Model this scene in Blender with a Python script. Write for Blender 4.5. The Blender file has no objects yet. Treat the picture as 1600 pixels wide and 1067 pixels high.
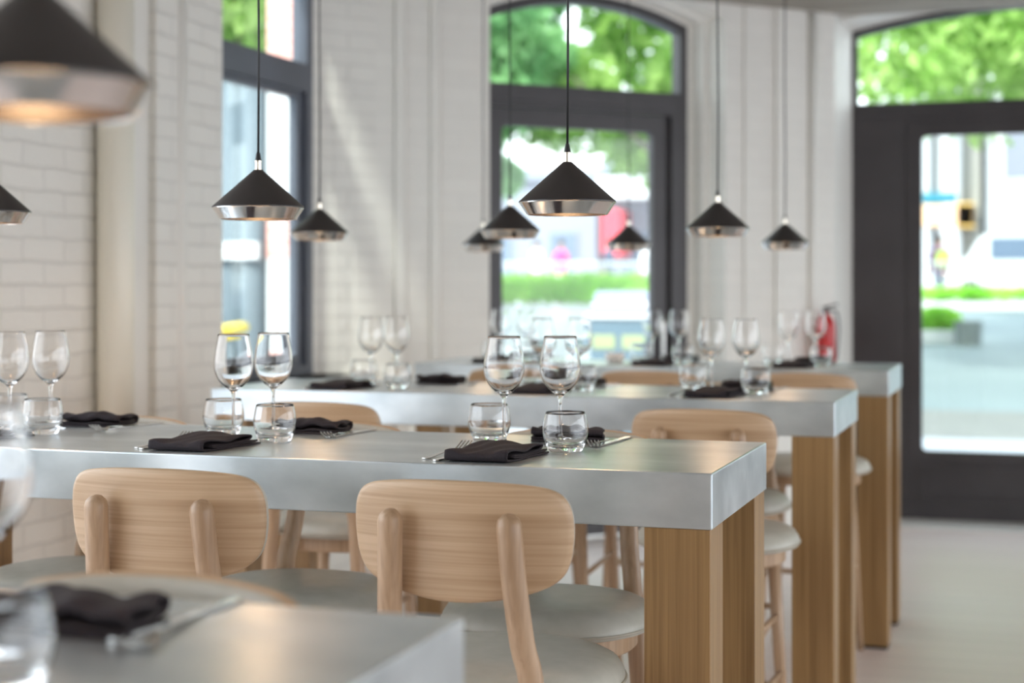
import bpy, bmesh, math, random
from mathutils import Vector, Matrix
from mathutils.geometry import tessellate_polygon
sc = bpy.context.scene
COL = sc.collection
PI = math.pi

# ---------------------------------------------------------------- camera, sky, sun, exposure
cam_d = bpy.data.cameras.new('camera'); cam = bpy.data.objects.new('camera', cam_d); COL.objects.link(cam)
cam.location = (0, 0, 1.42); cam.rotation_euler = (PI/2, 0, math.radians(18.1))
cam_d.sensor_width = 36.0; cam_d.lens = 56.25; cam_d.shift_y = -86.5/1600
cam_d.clip_start = 0.05; cam_d.clip_end = 400
cam_d.dof.use_dof = True; cam_d.dof.focus_distance = 2.95; cam_d.dof.aperture_fstop = 2.5; cam_d.dof.aperture_blades = 9
sc.camera = cam

world = bpy.data.worlds.new('sky'); sc.world = world; world.use_nodes = True
wn = world.node_tree.nodes; wl = world.node_tree.links; wn.clear()
wo = wn.new('ShaderNodeOutputWorld'); wb = wn.new('ShaderNodeBackground')
wtc = wn.new('ShaderNodeTexCoord'); wsep = wn.new('ShaderNodeSeparateXYZ'); wramp = wn.new('ShaderNodeValToRGB')
wl.new(wtc.outputs['Generated'], wsep.inputs[0]); wl.new(wsep.outputs['Z'], wramp.inputs[0])
wramp.color_ramp.elements[0].position = 0.0; wramp.color_ramp.elements[0].color = (0.93, 0.97, 1.0, 1)
wramp.color_ramp.elements[1].position = 0.7; wramp.color_ramp.elements[1].color = (0.76, 0.87, 1.0, 1)
wl.new(wramp.outputs[0], wb.inputs[0]); wb.inputs[1].default_value = 1.35
wl.new(wb.outputs[0], wo.inputs[0])

sun_d = bpy.data.lights.new('sun', 'SUN'); sun_d.energy = 2.3; sun_d.angle = math.radians(4); sun_d.color = (1.0, 0.97, 0.9)
sun = bpy.data.objects.new('sun', sun_d); COL.objects.link(sun)
sun.rotation_euler = Vector((0.21, 0.80, -0.76)).to_track_quat('-Z', 'Y').to_euler()

sc.view_settings.view_transform = 'Standard'; sc.view_settings.look = 'None'
sc.view_settings.gamma = 1.0; sc.view_settings.exposure = 1.62; sc.view_settings.use_curve_mapping = False
sc.cycles.use_denoising = True
sc.cycles.max_bounces = 14; sc.cycles.transmission_bounces = 12; sc.cycles.transparent_max_bounces = 16
sc.cycles.diffuse_bounces = 6; sc.cycles.glossy_bounces = 6
sc.cycles.sample_clamp_indirect = 8.0

# ---------------------------------------------------------------- materials
def new_mat(name):
    m = bpy.data.materials.new(name); m.use_nodes = True
    nt = m.node_tree; nt.nodes.clear()
    o = nt.nodes.new('ShaderNodeOutputMaterial'); b = nt.nodes.new('ShaderNodeBsdfPrincipled')
    nt.links.new(b.outputs[0], o.inputs[0])
    return m, nt, b, o

def srgb(r, g, b):
    f = lambda c: (c/255/12.92) if c/255 <= 0.04045 else ((c/255+0.055)/1.055)**2.4
    return (f(r), f(g), f(b), 1)

def noisy(name, c1, c2, scale=(8, 8, 8), rough=0.5, metal=0.0, bump=0.0, coord='Object', detail=4, r2=None, dist=0.002):
    m, nt, b, o = new_mat(name); N = nt.nodes; L = nt.links
    tc = N.new('ShaderNodeTexCoord'); mp = N.new('ShaderNodeMapping'); mp.inputs['Scale'].default_value = scale
    nz = N.new('ShaderNodeTexNoise'); nz.inputs['Scale'].default_value = 1; nz.inputs['Detail'].default_value = detail
    rp = N.new('ShaderNodeValToRGB'); rp.color_ramp.elements[0].position = .3; rp.color_ramp.elements[1].position = .7
    rp.color_ramp.elements[0].color = c1; rp.color_ramp.elements[1].color = c2
    L.new(tc.outputs[coord], mp.inputs[0]); L.new(mp.outputs[0], nz.inputs['Vector']); L.new(nz.outputs['Fac'], rp.inputs[0])
    L.new(rp.outputs[0], b.inputs['Base Color'])
    b.inputs['Roughness'].default_value = rough; b.inputs['Metallic'].default_value = metal
    if r2 is not None:
        mr = N.new('ShaderNodeMapRange'); mr.inputs[3].default_value = rough; mr.inputs[4].default_value = r2
        L.new(nz.outputs['Fac'], mr.inputs[0]); L.new(mr.outputs[0], b.inputs['Roughness'])
    if bump:
        bp = N.new('ShaderNodeBump'); bp.inputs['Strength'].default_value = bump; bp.inputs['Distance'].default_value = dist
        L.new(nz.outputs['Fac'], bp.inputs['Height']); L.new(bp.outputs[0], b.inputs['Normal'])
    return m

def brick_mat(name, base, mort, scale=1.0, bstr=.55):
    m, nt, b, o = new_mat(name); N = nt.nodes; L = nt.links
    uv = N.new('ShaderNodeUVMap')
    nz0 = N.new('ShaderNodeTexNoise'); nz0.inputs['Scale'].default_value = 9; nz0.inputs['Detail'].default_value = 3
    L.new(uv.outputs[0], nz0.inputs['Vector'])
    mx = N.new('ShaderNodeMix'); mx.data_type = 'VECTOR'; mx.inputs[0].default_value = 0.022
    L.new(uv.outputs[0], mx.inputs[4]); L.new(nz0.outputs['Color'], mx.inputs[5])
    br = N.new('ShaderNodeTexBrick'); br.inputs['Scale'].default_value = scale
    br.inputs['Brick Width'].default_value = 0.235; br.inputs['Row Height'].default_value = 0.078
    br.inputs['Mortar Size'].default_value = 0.007; br.inputs['Mortar Smooth'].default_value = 0.6
    br.inputs['Color1'].default_value = base; br.inputs['Color2'].default_value = [c*0.965 for c in base[:3]]+[1]
    br.inputs['Mortar'].default_value = mort; br.inputs['Bias'].default_value = 0
    L.new(mx.outputs[1], br.inputs['Vector'])
    L.new(br.outputs['Color'], b.inputs['Base Color'])
    nz = N.new('ShaderNodeTexNoise'); nz.inputs['Scale'].default_value = 30; nz.inputs['Detail'].default_value = 6
    L.new(uv.outputs[0], nz.inputs['Vector'])
    sub = N.new('ShaderNodeMath'); sub.operation = 'MULTIPLY_ADD'; sub.inputs[1].default_value = -1.0
    L.new(br.outputs['Fac'], sub.inputs[0]); L.new(nz.outputs['Fac'], sub.inputs[2])
    bp = N.new('ShaderNodeBump'); bp.inputs['Strength'].default_value = bstr; bp.inputs['Distance'].default_value = 0.006
    L.new(sub.outputs[0], bp.inputs['Height']); L.new(bp.outputs[0], b.inputs['Normal'])
    b.inputs['Roughness'].default_value = 0.55
    return m

def wood_mat(name, c1, c2, axis='Z', s=1.0, rough=0.42, dark=None):
    m, nt, b, o = new_mat(name); N = nt.nodes; L = nt.links
    tc = N.new('ShaderNodeTexCoord'); mp = N.new('ShaderNodeMapping')
    sc3 = {'X': (2.5, 6, 170), 'Y': (150, 2.5, 150), 'Z': (150, 150, 2.5)}[axis]
    mp.inputs['Scale'].default_value = [v*s for v in sc3]
    nz = N.new('ShaderNodeTexNoise'); nz.inputs['Scale'].default_value = 1; nz.inputs['Detail'].default_value = 5; nz.inputs['Distortion'].default_value = .4
    mp2 = N.new('ShaderNodeMapping'); mp2.inputs['Scale'].default_value = [v*s*0.22 for v in sc3]
    nz2 = N.new('ShaderNodeTexNoise'); nz2.inputs['Scale'].default_value = 1; nz2.inputs['Detail'].default_value = 3
    add = N.new('ShaderNodeMath'); add.operation = 'ADD'
    hf = N.new('ShaderNodeMath'); hf.operation = 'MULTIPLY'; hf.inputs[1].default_value = .5
    rp = N.new('ShaderNodeValToRGB'); rp.color_ramp.elements[0].position = .38; rp.color_ramp.elements[1].position = .60
    rp.color_ramp.elements[0].color = c1; rp.color_ramp.elements[1].color = c2
    L.new(tc.outputs['Object'], mp.inputs[0]); L.new(tc.outputs['Object'], mp2.inputs[0])
    L.new(mp.outputs[0], nz.inputs['Vector']); L.new(mp2.outputs[0], nz2.inputs['Vector'])
    L.new(nz.outputs['Fac'], add.inputs[0]); L.new(nz2.outputs['Fac'], add.inputs[1]); L.new(add.outputs[0], hf.inputs[0])
    L.new(hf.outputs[0], rp.inputs[0]); L.new(rp.outputs[0], b.inputs['Base Color'])
    b.inputs['Roughness'].default_value = rough
    bp = N.new('ShaderNodeBump'); bp.inputs['Strength'].default_value = .15; bp.inputs['Distance'].default_value = .001
    L.new(nz.outputs['Fac'], bp.inputs['Height']); L.new(bp.outputs[0], b.inputs['Normal'])
    return m

def floor_mat():
    m, nt, b, o = new_mat('pale_floorboards'); N = nt.nodes; L = nt.links
    tc = N.new('ShaderNodeTexCoord')
    br = N.new('ShaderNodeTexBrick'); br.inputs['Scale'].default_value = 1; br.inputs['Brick Width'].default_value = 2.2
    br.inputs['Row Height'].default_value = .18; br.inputs['Mortar Size'].default_value = .0015
    br.inputs['Color1'].default_value = srgb(238, 222, 214); br.inputs['Color2'].default_value = srgb(231, 214, 206)
    br.inputs['Mortar'].default_value = srgb(150, 140, 130)
    L.new(tc.outputs['Object'], br.inputs['Vector'])
    mp = N.new('ShaderNodeMapping'); mp.inputs['Scale'].default_value = (2, 40, 1)
    nz = N.new('ShaderNodeTexNoise'); nz.inputs['Scale'].default_value = 1; nz.inputs['Detail'].default_value = 4
    L.new(tc.outputs['Object'], mp.inputs[0]); L.new(mp.outputs[0], nz.inputs['Vector'])
    mx = N.new('ShaderNodeMix'); mx.data_type = 'RGBA'; mx.blend_type = 'MULTIPLY'; mx.inputs[0].default_value = .16
    L.new(br.outputs['Color'], mx.inputs[6]); L.new(nz.outputs['Fac'], mx.inputs[7]); L.new(mx.outputs[2], b.inputs['Base Color'])
    b.inputs['Roughness'].default_value = .38
    return m

def drink_glass():
    m, nt, b, o = new_mat('drinking_glass')
    b.inputs['Base Color'].default_value = (1, 1, 1, 1); b.inputs['Roughness'].default_value = 0
    b.inputs['Transmission Weight'].default_value = 1; b.inputs['IOR'].default_value = 1.42
    return m

def pane_glass(name='window_glass', tint=(0.93, 0.97, 0.96, 1)):
    m, nt, b, o = new_mat(name); N = nt.nodes; L = nt.links; N.remove(b)
    tr = N.new('ShaderNodeBsdfTransparent'); tr.inputs[0].default_value = tint
    gl = N.new('ShaderNodeBsdfGlossy'); gl.inputs['Roughness'].default_value = 0.02
    fr = N.new('ShaderNodeFresnel'); ge = N.new('ShaderNodeNewGeometry'); mr = N.new('ShaderNodeMapRange')
    mr.inputs[3].default_value = 1.45; mr.inputs[4].default_value = 1/1.45; L.new(ge.outputs['Backfacing'], mr.inputs[0]); L.new(mr.outputs[0], fr.inputs[0])
    mx = N.new('ShaderNodeMixShader'); L.new(fr.outputs[0], mx.inputs[0]); L.new(tr.outputs[0], mx.inputs[1]); L.new(gl.outputs[0], mx.inputs[2])
    L.new(mx.outputs[0], o.inputs[0])
    return m

def leaf_mat(name, c1, c2):
    m, nt, b, o = new_mat(name); N = nt.nodes; L = nt.links; N.remove(b)
    tc = N.new('ShaderNodeTexCoord'); nz = N.new('ShaderNodeTexNoise'); nz.inputs['Scale'].default_value = 1.3; nz.inputs['Detail'].default_value = 4
    rp = N.new('ShaderNodeValToRGB'); rp.color_ramp.elements[0].position = .35; rp.color_ramp.elements[1].position = .65
    rp.color_ramp.elements[0].color = c1; rp.color_ramp.elements[1].color = c2
    L.new(tc.outputs['Object'], nz.inputs['Vector']); L.new(nz.outputs['Fac'], rp.inputs[0])
    d = N.new('ShaderNodeBsdfDiffuse'); t = N.new('ShaderNodeBsdfTranslucent'); mx = N.new('ShaderNodeMixShader'); mx.inputs[0].default_value = .5
    L.new(rp.outputs[0], d.inputs[0]); L.new(rp.outputs[0], t.inputs[0]); L.new(d.outputs[0], mx.inputs[1]); L.new(t.outputs[0], mx.inputs[2])
    L.new(mx.outputs[0], o.inputs[0])
    return m

def emit_mat(name, col, s):
    m, nt, b, o = new_mat(name); b.inputs['Base Color'].default_value = col
    b.inputs['Emission Color'].default_value = col; b.inputs['Emission Strength'].default_value = s
    return m

def flat(name, col, rough=.6, metal=0.0):
    return noisy(name, col, [c*.93 for c in col[:3]]+[1], (14, 14, 14), rough, metal, .05)

PAINT = srgb(233, 230, 223)
M = {}
M['brick'] = brick_mat('painted_brick', PAINT, [c*.88 for c in PAINT[:3]]+[1])
M['brick_soft'] = brick_mat('painted_brick_smooth', PAINT, [c*.95 for c in PAINT[:3]]+[1], bstr=.22)
M['paint'] = noisy('painted_plaster', PAINT, [c*.94 for c in PAINT[:3]]+[1], (6, 6, 3), .5, 0, .3, dist=.004)
M['pipe_paint'] = noisy('cream_pipe_paint', srgb(232, 228, 214), srgb(226, 221, 206), (6, 6, 1), .35)
M['concrete'] = noisy('board_marked_concrete', srgb(150, 144, 134), srgb(178, 171, 160), (1.2, 9, 4), .85, 0, .4, dist=.01)
M['floor'] = floor_mat()
M['frame'] = noisy('dark_window_paint', srgb(58, 54, 56), srgb(68, 64, 66), (3, 3, 3), .42)
M['frame_sheen'] = noisy('window_paint_reflection_tint', srgb(78, 82, 92), srgb(88, 92, 104), (3, 3, 3), .38)  # frame paint lightened to blue-grey, its reflection put into the colour
M['sill'] = flat('pale_threshold', srgb(215, 212, 206), .5)
M['zinc'] = noisy('zinc_cladding', (0.46, .52, .55, 1), (0.76, .82, .85, 1), (4, 7, 7), .22, .8, .06, detail=8, r2=.42)
M['oak'] = wood_mat('oak_panel', srgb(128, 97, 60), srgb(160, 126, 82), 'Z', 1.0, .38)
M['ash'] = wood_mat('light_oak_veneer', srgb(176, 146, 113), srgb(200, 171, 139), 'X', 1.0, .4)
M['ash_leg'] = wood_mat('light_oak_solid', srgb(160, 130, 101), srgb(185, 155, 125), 'Z', .8, .4)
M['black_foot'] = flat('black_foot_plate', srgb(40, 34, 30), .6)
M['leather'] = noisy('stone_leather', srgb(178, 176, 164), srgb(188, 185, 174), (30, 30, 30), .42, 0, .1, dist=.0006)
M['piping'] = flat('taupe_piping', srgb(176, 168, 152), .5)
M['glass'] = drink_glass()
M['pane'] = pane_glass()
M['napkin'] = noisy('plum_black_linen', srgb(34, 27, 32), srgb(44, 36, 41), (300, 300, 300), .85, 0, .3, dist=.0006)
M['steel'] = noisy('polished_steel', (.62, .60, .57, 1), (.7, .68, .65, 1), (40, 40, 40), .16, 1.0)
M['shade'] = noisy('matt_black_shade', srgb(44, 40, 40), srgb(50, 46, 46), (20, 20, 20), .42, 0, .05)
M['alu'] = noisy('spun_aluminium', (.90, .90, .90, 1), (.95, .95, .95, 1), (3, 3, 400), .12, 1.0, .04, dist=.0005)
M['nickel'] = noisy('nickel', (.75, .68, .58, 1), (.8, .74, .64, 1), (20, 20, 20), .18, 1.0)
M['cord'] = flat('black_cord', srgb(24, 24, 25), .5)
M['bulb'] = emit_mat('warm_bulb', (1.0, .62, .32, 1), 5)
M['red'] = noisy('red_enamel', srgb(190, 30, 32), srgb(200, 40, 40), (5, 5, 5), .3)

# ---------------------------------------------------------------- mesh helpers
def obj(name, bm, mat, parent=None, smooth=False, loc=(0, 0, 0), rz=0.0, angle=None):
    me = bpy.data.meshes.new(name)
    bmesh.ops.recalc_face_normals(bm, faces=bm.faces[:])
    if angle is not None:
        for e in bm.edges:
            if len(e.link_faces) == 2: e.smooth = e.calc_face_angle(0) < math.radians(angle)
        smooth = True
    if smooth:
        for f in bm.faces: f.smooth = True
    bm.to_mesh(me); bm.free()
    if mat: me.materials.append(mat)
    o = bpy.data.objects.new(name, me); COL.objects.link(o)
    o.location = loc; o.rotation_euler = (0, 0, rz)
    if parent: o.parent = parent
    return o

def tag(o, label=None, cat=None, group=None, kind=None):
    if label: o['label'] = label
    if cat: o['category'] = cat
    if group: o['group'] = group
    if kind: o['kind'] = kind
    return o

def thing(name, label, cat, loc=(0, 0, 0), rz=0.0, group=None, kind=None):
    o = bpy.data.objects.new(name, None); COL.objects.link(o); o.location = loc; o.rotation_euler = (0, 0, rz)
    return tag(o, label, cat, group, kind)

def copy_tree(o, parent=None):
    c = o.copy(); COL.objects.link(c); c.parent = parent
    for ch in list(KIDS.get(o.name, [])): copy_tree_child(ch, c)
    return c
KIDS = {}
def reg(root):
    for o in bpy.data.objects:
        if o.parent: KIDS.setdefault(o.parent.name, [])
    for o in bpy.data.objects:
        if o.parent and o not in KIDS[o.parent.name]: KIDS[o.parent.name].append(o)
def copy_tree_child(ch, par):
    c = ch.copy(); COL.objects.link(c); c.parent = par
    for g in list(KIDS.get(ch.name, [])): copy_tree_child(g, c)

def add_box(bm, x0, x1, y0, y1, z0, z1, bevel=0.0, mat4=None):
    vs = [bm.verts.new((x, y, z)) for x in (x0, x1) for y in (y0, y1) for z in (z0, z1)]
    idx = [(0, 1, 3, 2), (4, 6, 7, 5), (0, 4, 5, 1), (2, 3, 7, 6), (0, 2, 6, 4), (1, 5, 7, 3)]
    fs = [bm.faces.new([vs[i] for i in q]) for q in idx]
    if bevel:
        es = list({e for f in fs for e in f.edges})
        r = bmesh.ops.bevel(bm, geom=es, offset=bevel, segments=2, affect='EDGES', profile=.5)
        vs = list({v for f in r['faces'] for v in f.verts})
    if mat4 is not None: bmesh.ops.transform(bm, matrix=mat4, verts=vs)
    return bm

def box(*a, **k):
    bm = bmesh.new(); add_box(bm, *a, **k); return bm

def crom(pts, n=6, closed=False):
    out = []; P = [Vector(p) for p in pts]; m = len(P)
    rng = range(m if closed else m-1)
    for i in rng:
        p0 = P[(i-1) % m] if closed or i > 0 else P[0]*2-P[1]
        p1 = P[i]; p2 = P[(i+1) % m]
        p3 = P[(i+2) % m] if closed or i+2 < m else P[-1]*2-P[-2]
        for k in range(n):
            t = k/n
            out.append(.5*((2*p1)+(p2-p0)*t+(2*p0-5*p1+4*p2-p3)*t*t+(3*p1-p0-3*p2+p3)*t**3))
    if not closed: out.append(P[-1].copy())
    return out

def add_lathe(bm, prof, n=48, cx=0, cy=0, z0=0):
    rings = []
    for (r, z) in prof:
        if r < 1e-5: rings.append([bm.verts.new((cx, cy, z+z0))])
        else: rings.append([bm.verts.new((cx+r*math.cos(2*PI*i/n), cy+r*math.sin(2*PI*i/n), z+z0)) for i in range(n)])
    for a, b in zip(rings, rings[1:]):
        for i in range(n):
            j = (i+1) % n
            if len(a) == 1 and len(b) == 1: continue
            if len(a) == 1: bm.faces.new((a[0], b[j], b[i]))
            elif len(b) == 1: bm.faces.new((a[i], a[j], b[0]))
            else: bm.faces.new((a[i], a[j], b[j], b[i]))
    return bm

def lathe(prof, n=48, **k):
    bm = bmesh.new(); return add_lathe(bm, prof, n, **k)

def add_tube(bm, path, radii, n=12, dome0=False, dome1=False, flat_y=1.0):
    P = [Vector(p) for p in path]
    if not hasattr(radii, '__len__'): radii = [radii]*len(P)
    R = list(radii)
    def dome(P, R, end):
        p = P[0] if end == 0 else P[-1]; q = P[1] if end == 0 else P[-2]
        d = (p-q).normalized(); r = R[0] if end == 0 else R[-1]; ext = []
        for k in (1, 2, 3): 
            a = k/3*PI/2; ext.append((p+d*r*math.sin(a), max(r*math.cos(a), r*.03)))
        return ext
    if dome0:
        e = dome(P, R, 0); P = [x[0] for x in reversed(e)]+P; R = [x[1] for x in reversed(e)]+R
    if dome1:
        e = dome(P, R, 1); P = P+[x[0] for x in e]; R = R+[x[1] for x in e]
    rings = []; up = None
    for i, p in enumerate(P):
        t = (P[min(i+1, len(P)-1)]-P[max(i-1, 0)]).normalized()
        if up is None: up = Vector((1, 0, 0)) if abs(t.x) < .9 else Vector((0, 1, 0))
        a = (up-t*up.dot(t)).normalized(); b = t.cross(a); up = a
        rings.append([bm.verts.new(p+(a*math.cos(2*PI*k/n)+b*math.sin(2*PI*k/n)*flat_y)*R[i]) for k in range(n)])
    for a, b in zip(rings, rings[1:]):
        for k in range(n):
            j = (k+1) % n; bm.faces.new((a[k], a[j], b[j], b[k]))
    bm.faces.new(rings[0]); bm.faces.new(rings[-1])
    return bm

def tube(*a, **k):
    bm = bmesh.new(); return add_tube(bm, *a, **k)

def add_plate(bm, loops, d0, d1, M4=None, uv=False):
    """flat shape with holes, loops of (s,z); extruded from depth d0 to d1 along local y"""
    L3 = [[Vector((p[0], p[1], 0)) for p in lp] for lp in loops]
    tris = tessellate_polygon(L3); flatp = [p for lp in L3 for p in lp]
    f0 = [bm.verts.new((p.x, d0, p.y)) for p in flatp]; f1 = [bm.verts.new((p.x, d1, p.y)) for p in flatp]
    for t in tris:
        for ring in (f0, f1):
            try: bm.faces.new([ring[i] for i in t])
            except ValueError: pass
    k = 0
    for lp in L3:
        n = len(lp)
        for i in range(n):
            j = (i+1) % n; bm.faces.new((f0[k+i], f0[k+j], f1[k+j], f1[k+i]))
        k += n
    if M4 is not None: bmesh.ops.transform(bm, matrix=M4, verts=f0+f1)
    return bm

def rect(s0, s1, z0, z1): return [(s0, z0), (s1, z0), (s1, z1), (s0, z1)]
def rrect(s0, s1, z0, z1, r=.03, n=5):
    out = []
    for (cx, cz, a0) in ((s1-r, z0+r, -90), (s1-r, z1-r, 0), (s0+r, z1-r, 90), (s0+r, z0+r, 180)):
        for k in range(n+1):
            a = math.radians(a0+90*k/n); out.append((cx+r*math.cos(a), cz+r*math.sin(a)))
    return out
def arch(s0, s1, z0, zs, sag, n=24):
    out = [(s0, z0), (s1, z0)]
    h = (s1-s0)/2; c = (s0+s1)/2; R = (h*h+sag*sag)/(2*sag); a = math.asin(h/R)
    for k in range(n+1):
        t = a-2*a*k/n; out.append((c+R*math.sin(t), zs-R*math.cos(a)+R*math.cos(t)))
    return out

def frame4(origin, u, n):
    """matrix: local x along u, local y along n (outward), local z up"""
    u = Vector(u).normalized(); n = Vector(n).normalized()
    m = Matrix.Identity(4)
    for i in range(3): m[i][0] = u[i]; m[i][1] = n[i]; m[i][2] = (0, 0, 1)[i]; m[i][3] = origin[i]
    return m

def wall_with_opening(name, M4, length, H, op, steps, mat, T=.55, s_start=0.0):
    """op=(s0,s1,z0,zs,sag) at the frame; steps: list of (grow_left, grow_right, depth) from the frame inward to depth 0"""
    bm = bmesh.new()
    def lp(g): return arch(op[0]-g[0], op[1]+g[1], op[2], op[3]+g[1]*.3, op[4])
    inner = lp(steps[-1]); outer = lp(steps[0])
    def face(hole, y):
        L3 = [[Vector((p[0], p[1], 0)) for p in l] for l in (rect(s_start, length, 0, H), hole)]
        if op[2] <= 0.001:     # door: opening reaches the floor -> one concave loop
            h = hole; ring = [(s_start, 0), (h[0][0], 0)] + list(reversed(h[2:])) + [(h[1][0], 0), (length, 0), (length, H), (s_start, H)]
            L3 = [[Vector((p[0], p[1], 0)) for p in ring]]
        fl = [p for l in L3 for p in l]; vs = [bm.verts.new((p.x, y, p.y)) for p in fl]
        for t in tessellate_polygon(L3):
            try: bm.faces.new([vs[i] for i in t])
            except ValueError: pass
    face(inner, 0); face(outer, T)
    prev = None
    for g in [(steps[0][0], steps[0][1], T)]+list(steps):
        vs = [bm.verts.new((p[0], g[2], p[1])) for p in lp(g)]
        if prev:
            n = len(vs)
            for i in range(n):
                j = (i+1) % n
                if op[2] <= 0.001 and i == 0: continue
                bm.faces.new((prev[i], prev[j], vs[j], vs[i]))
        prev = vs
    # ends, top
    for s in (s_start, length):
        bm.faces.new([bm.verts.new(v) for v in ((s, 0, 0), (s, T, 0), (s, T, H), (s, 0, H))])
    bm.faces.new([bm.verts.new(v) for v in ((s_start, 0, H), (length, 0, H), (length, T, H), (s_start, T, H))])
    bmesh.ops.remove_doubles(bm, verts=bm.verts[:], dist=1e-5)
    uvl = bm.loops.layers.uv.new('UVMap')
    for f in bm.faces:
        n = f.normal if f.normal.length else Vector((0, 1, 0))
        f.normal_update(); n = f.normal
        for l in f.loops:
            c = l.vert.co; l[uvl].uv = (c.x + (c.y if abs(n.y) < .7 else 0), c.z)
    bmesh.ops.transform(bm, matrix=M4, verts=bm.verts[:])
    return tag(obj(name, bm, mat), kind='structure')

# ================================================================ ROOM
H_CEIL = 3.035; H_WALL = 3.45
YB = 9.62      # where the chamfer meets the door wall reveal
C0 = Vector((-3.2, 7.55, 0)); C1 = Vector((-1.13, 9.62, 0))
UC = (C1-C0).normalized(); NC = Vector((-1, 1, 0)).normalized()
MC = frame4(C0, UC, NC)                     # chamfer wall frame: local y is outward
LC = (C1-C0).length
ML = frame4((-3.2, 0, 0), (0, 1, 0), (-1, 0, 0))
MB = frame4((0, 9.72, 0), (1, 0, 0), (0, 1, 0))

# floor (with the cut corner)
bm = bmesh.new()
pts = [(-3.75, -5), (6, -5), (6, 10.2), (-1.0, 10.2), (-1.3, 9.9), (-3.75, 7.45)]
add_plate(bm, [pts], -.12, 0.0, Matrix(((1, 0, 0, 0), (0, 0, 1, 0), (0, 1, 0, 0), (0, 0, 0, 1))))
tag(obj('floor', bm, M['floor']), kind='structure')
bm = bmesh.new()
pts = [(-3.2, -5), (6, -5), (6, 9.72), (-1.03, 9.72), (-3.2, 7.55)]
add_plate(bm, [pts], H_CEIL, H_CEIL+.4, Matrix(((1, 0, 0, 0), (0, 0, 1, 0), (0, 1, 0, 0), (0, 0, 0, 1))))
tag(obj('ceiling', bm, M['concrete']), kind='structure')

# walls
wall_with_opening('wall_left', ML, 7.55, H_WALL, (5.93, 7.27, .98, 2.95, .13),
                  [(0, 0, .22), (.0, .03, .215), (.0, .10, .16), (.0, .11, .145), (.04, .19, .085), (.05, .20, .07), (.08, .279, .0)], M['brick'], s_start=3.4, T=.31)
wall_with_opening('wall_corner', MC, LC, H_WALL, (.70, 2.02, 0, 2.92, .13),
                  [(0, 0, .20), (.0, .035, .20), (.01, .05, .12), (.03, .09, .115), (.052, .127, 0)], M['brick_soft'], T=.31)
wall_with_opening('wall_back', MB, 6.0, H_WALL, (-1.063, 1.15, 0, 2.976, .13),
                  [(0, 0, .23), (0.01, .03, .2), (.05, .1, .0)], M['brick_soft'], s_start=-1.114, T=.36)

def wbox(name, M4, s0, s1, y0, y1, z0, z1, mat, bev=.004):
    bm = box(s0, s1, y0, y1, z0, z1, bevel=bev)
    uvl = bm.loops.layers.uv.new('UVMap')
    for f in bm.faces:
        for l in f.loops: l[uvl].uv = (l.vert.co.x+l.vert.co.y, l.vert.co.z)
    bmesh.ops.transform(bm, matrix=M4, verts=bm.verts[:])
    return tag(obj(name, bm, mat), kind='structure')

wbox('wall_left', ML, -5, -1.8, 0, .31, 0, H_WALL, M['brick'])
wbox('wall_left', ML, -1.8, 3.4, 0, .31, 0, .12, M['brick'])
wbox('wall_left', ML, -1.8, 3.4, 0, .31, 2.95, H_WALL, M['brick'])
wbox('wall_front', Matrix.Identity(4), -3.5, 6, -5.3, -5, 0, H_WALL, M['brick'])
for nm, loop in (('wall_corner', [(-3.2, 7.55), (-3.2, 7.5495), (-3.515, 7.5495), (-3.43, 7.78)]), ('wall_corner', [(-1.13, 9.62), (-1.114, 9.72), (-1.064, 9.95), (-1.064, 10.08), (-1.36, 10.08), (-1.36, 9.85)])):
    bm = bmesh.new(); add_plate(bm, [loop], 0, H_WALL, Matrix(((1, 0, 0, 0), (0, 0, 1, 0), (0, 1, 0, 0), (0, 0, 0, 1)))); tag(obj(nm, bm, M['paint']), kind='structure')
wbox('trim_1', MC, .10, .165, -.014, 0, 0, H_CEIL, M['paint'], .01)
wbox('trim_2', MC, .30, .36, -.012, 0, 0, H_CEIL, M['paint'], .01)
wbox('trim_3', MC, 2.27, 2.30, -.012, 0, 0, H_CEIL, M['paint'], .008)
wbox('trim_4', MC, 2.49, 2.69, -.02, 0, 0, H_CEIL, M['brick_soft'], .004)
bm = tube([MC @ Vector((2.76, -.0, z)) for z in (0, 1.5, H_CEIL)], .03, 16)
tag(obj('trim_5', bm, M['paint'], smooth=True), kind='structure')
wbox('trim_6', ML, 5.33, 5.85, -.045, 0, 0, H_CEIL, M['brick'], .006)
wbox('trim_7', ML, 5.10, 5.33, -.012, 0, 0, H_CEIL, M['paint'], .004)
bm = tube([(-3.185, 5.52, z) for z in (0, 1.5, H_CEIL)], .045, 16, flat_y=1.0)
tag(obj('trim_8', bm, M['paint'], smooth=True), kind='structure')

# vertical drain pipe on the left wall
dp = thing('drain_pipe', 'thick cream vertical pipe running up the left brick wall', 'pipe', (-3.125, 5.0, 0))
obj('pipe', tube([(0, 0, 0), (0, 0, 1.5), (0, 0, H_CEIL)], .066, 28), M['pipe_paint'], dp, smooth=True)
for zz in (.35, 2.75):
    obj('bracket', box(-.078, .07, -.012, .012, zz, zz+.03, bevel=.003), M['pipe_paint'], dp)

# ---------------------------------------------------------------- window and doors
def structure_root(name):
    o = bpy.data.objects.new(name, None); COL.objects.link(o); o['kind'] = 'structure'; return o
def part(root, name, M4, loops, d0, d1, mat):
    bm = bmesh.new(); add_plate(bm, loops, d0, d1, M4); return obj(name, bm, mat, root)
def rails(root, name, M4, boxes, mat):
    bm = bmesh.new()
    for b in boxes: add_box(bm, *b, bevel=.004)
    bmesh.ops.transform(bm, matrix=M4, verts=bm.verts[:]); return obj(name, bm, mat, root)

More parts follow.
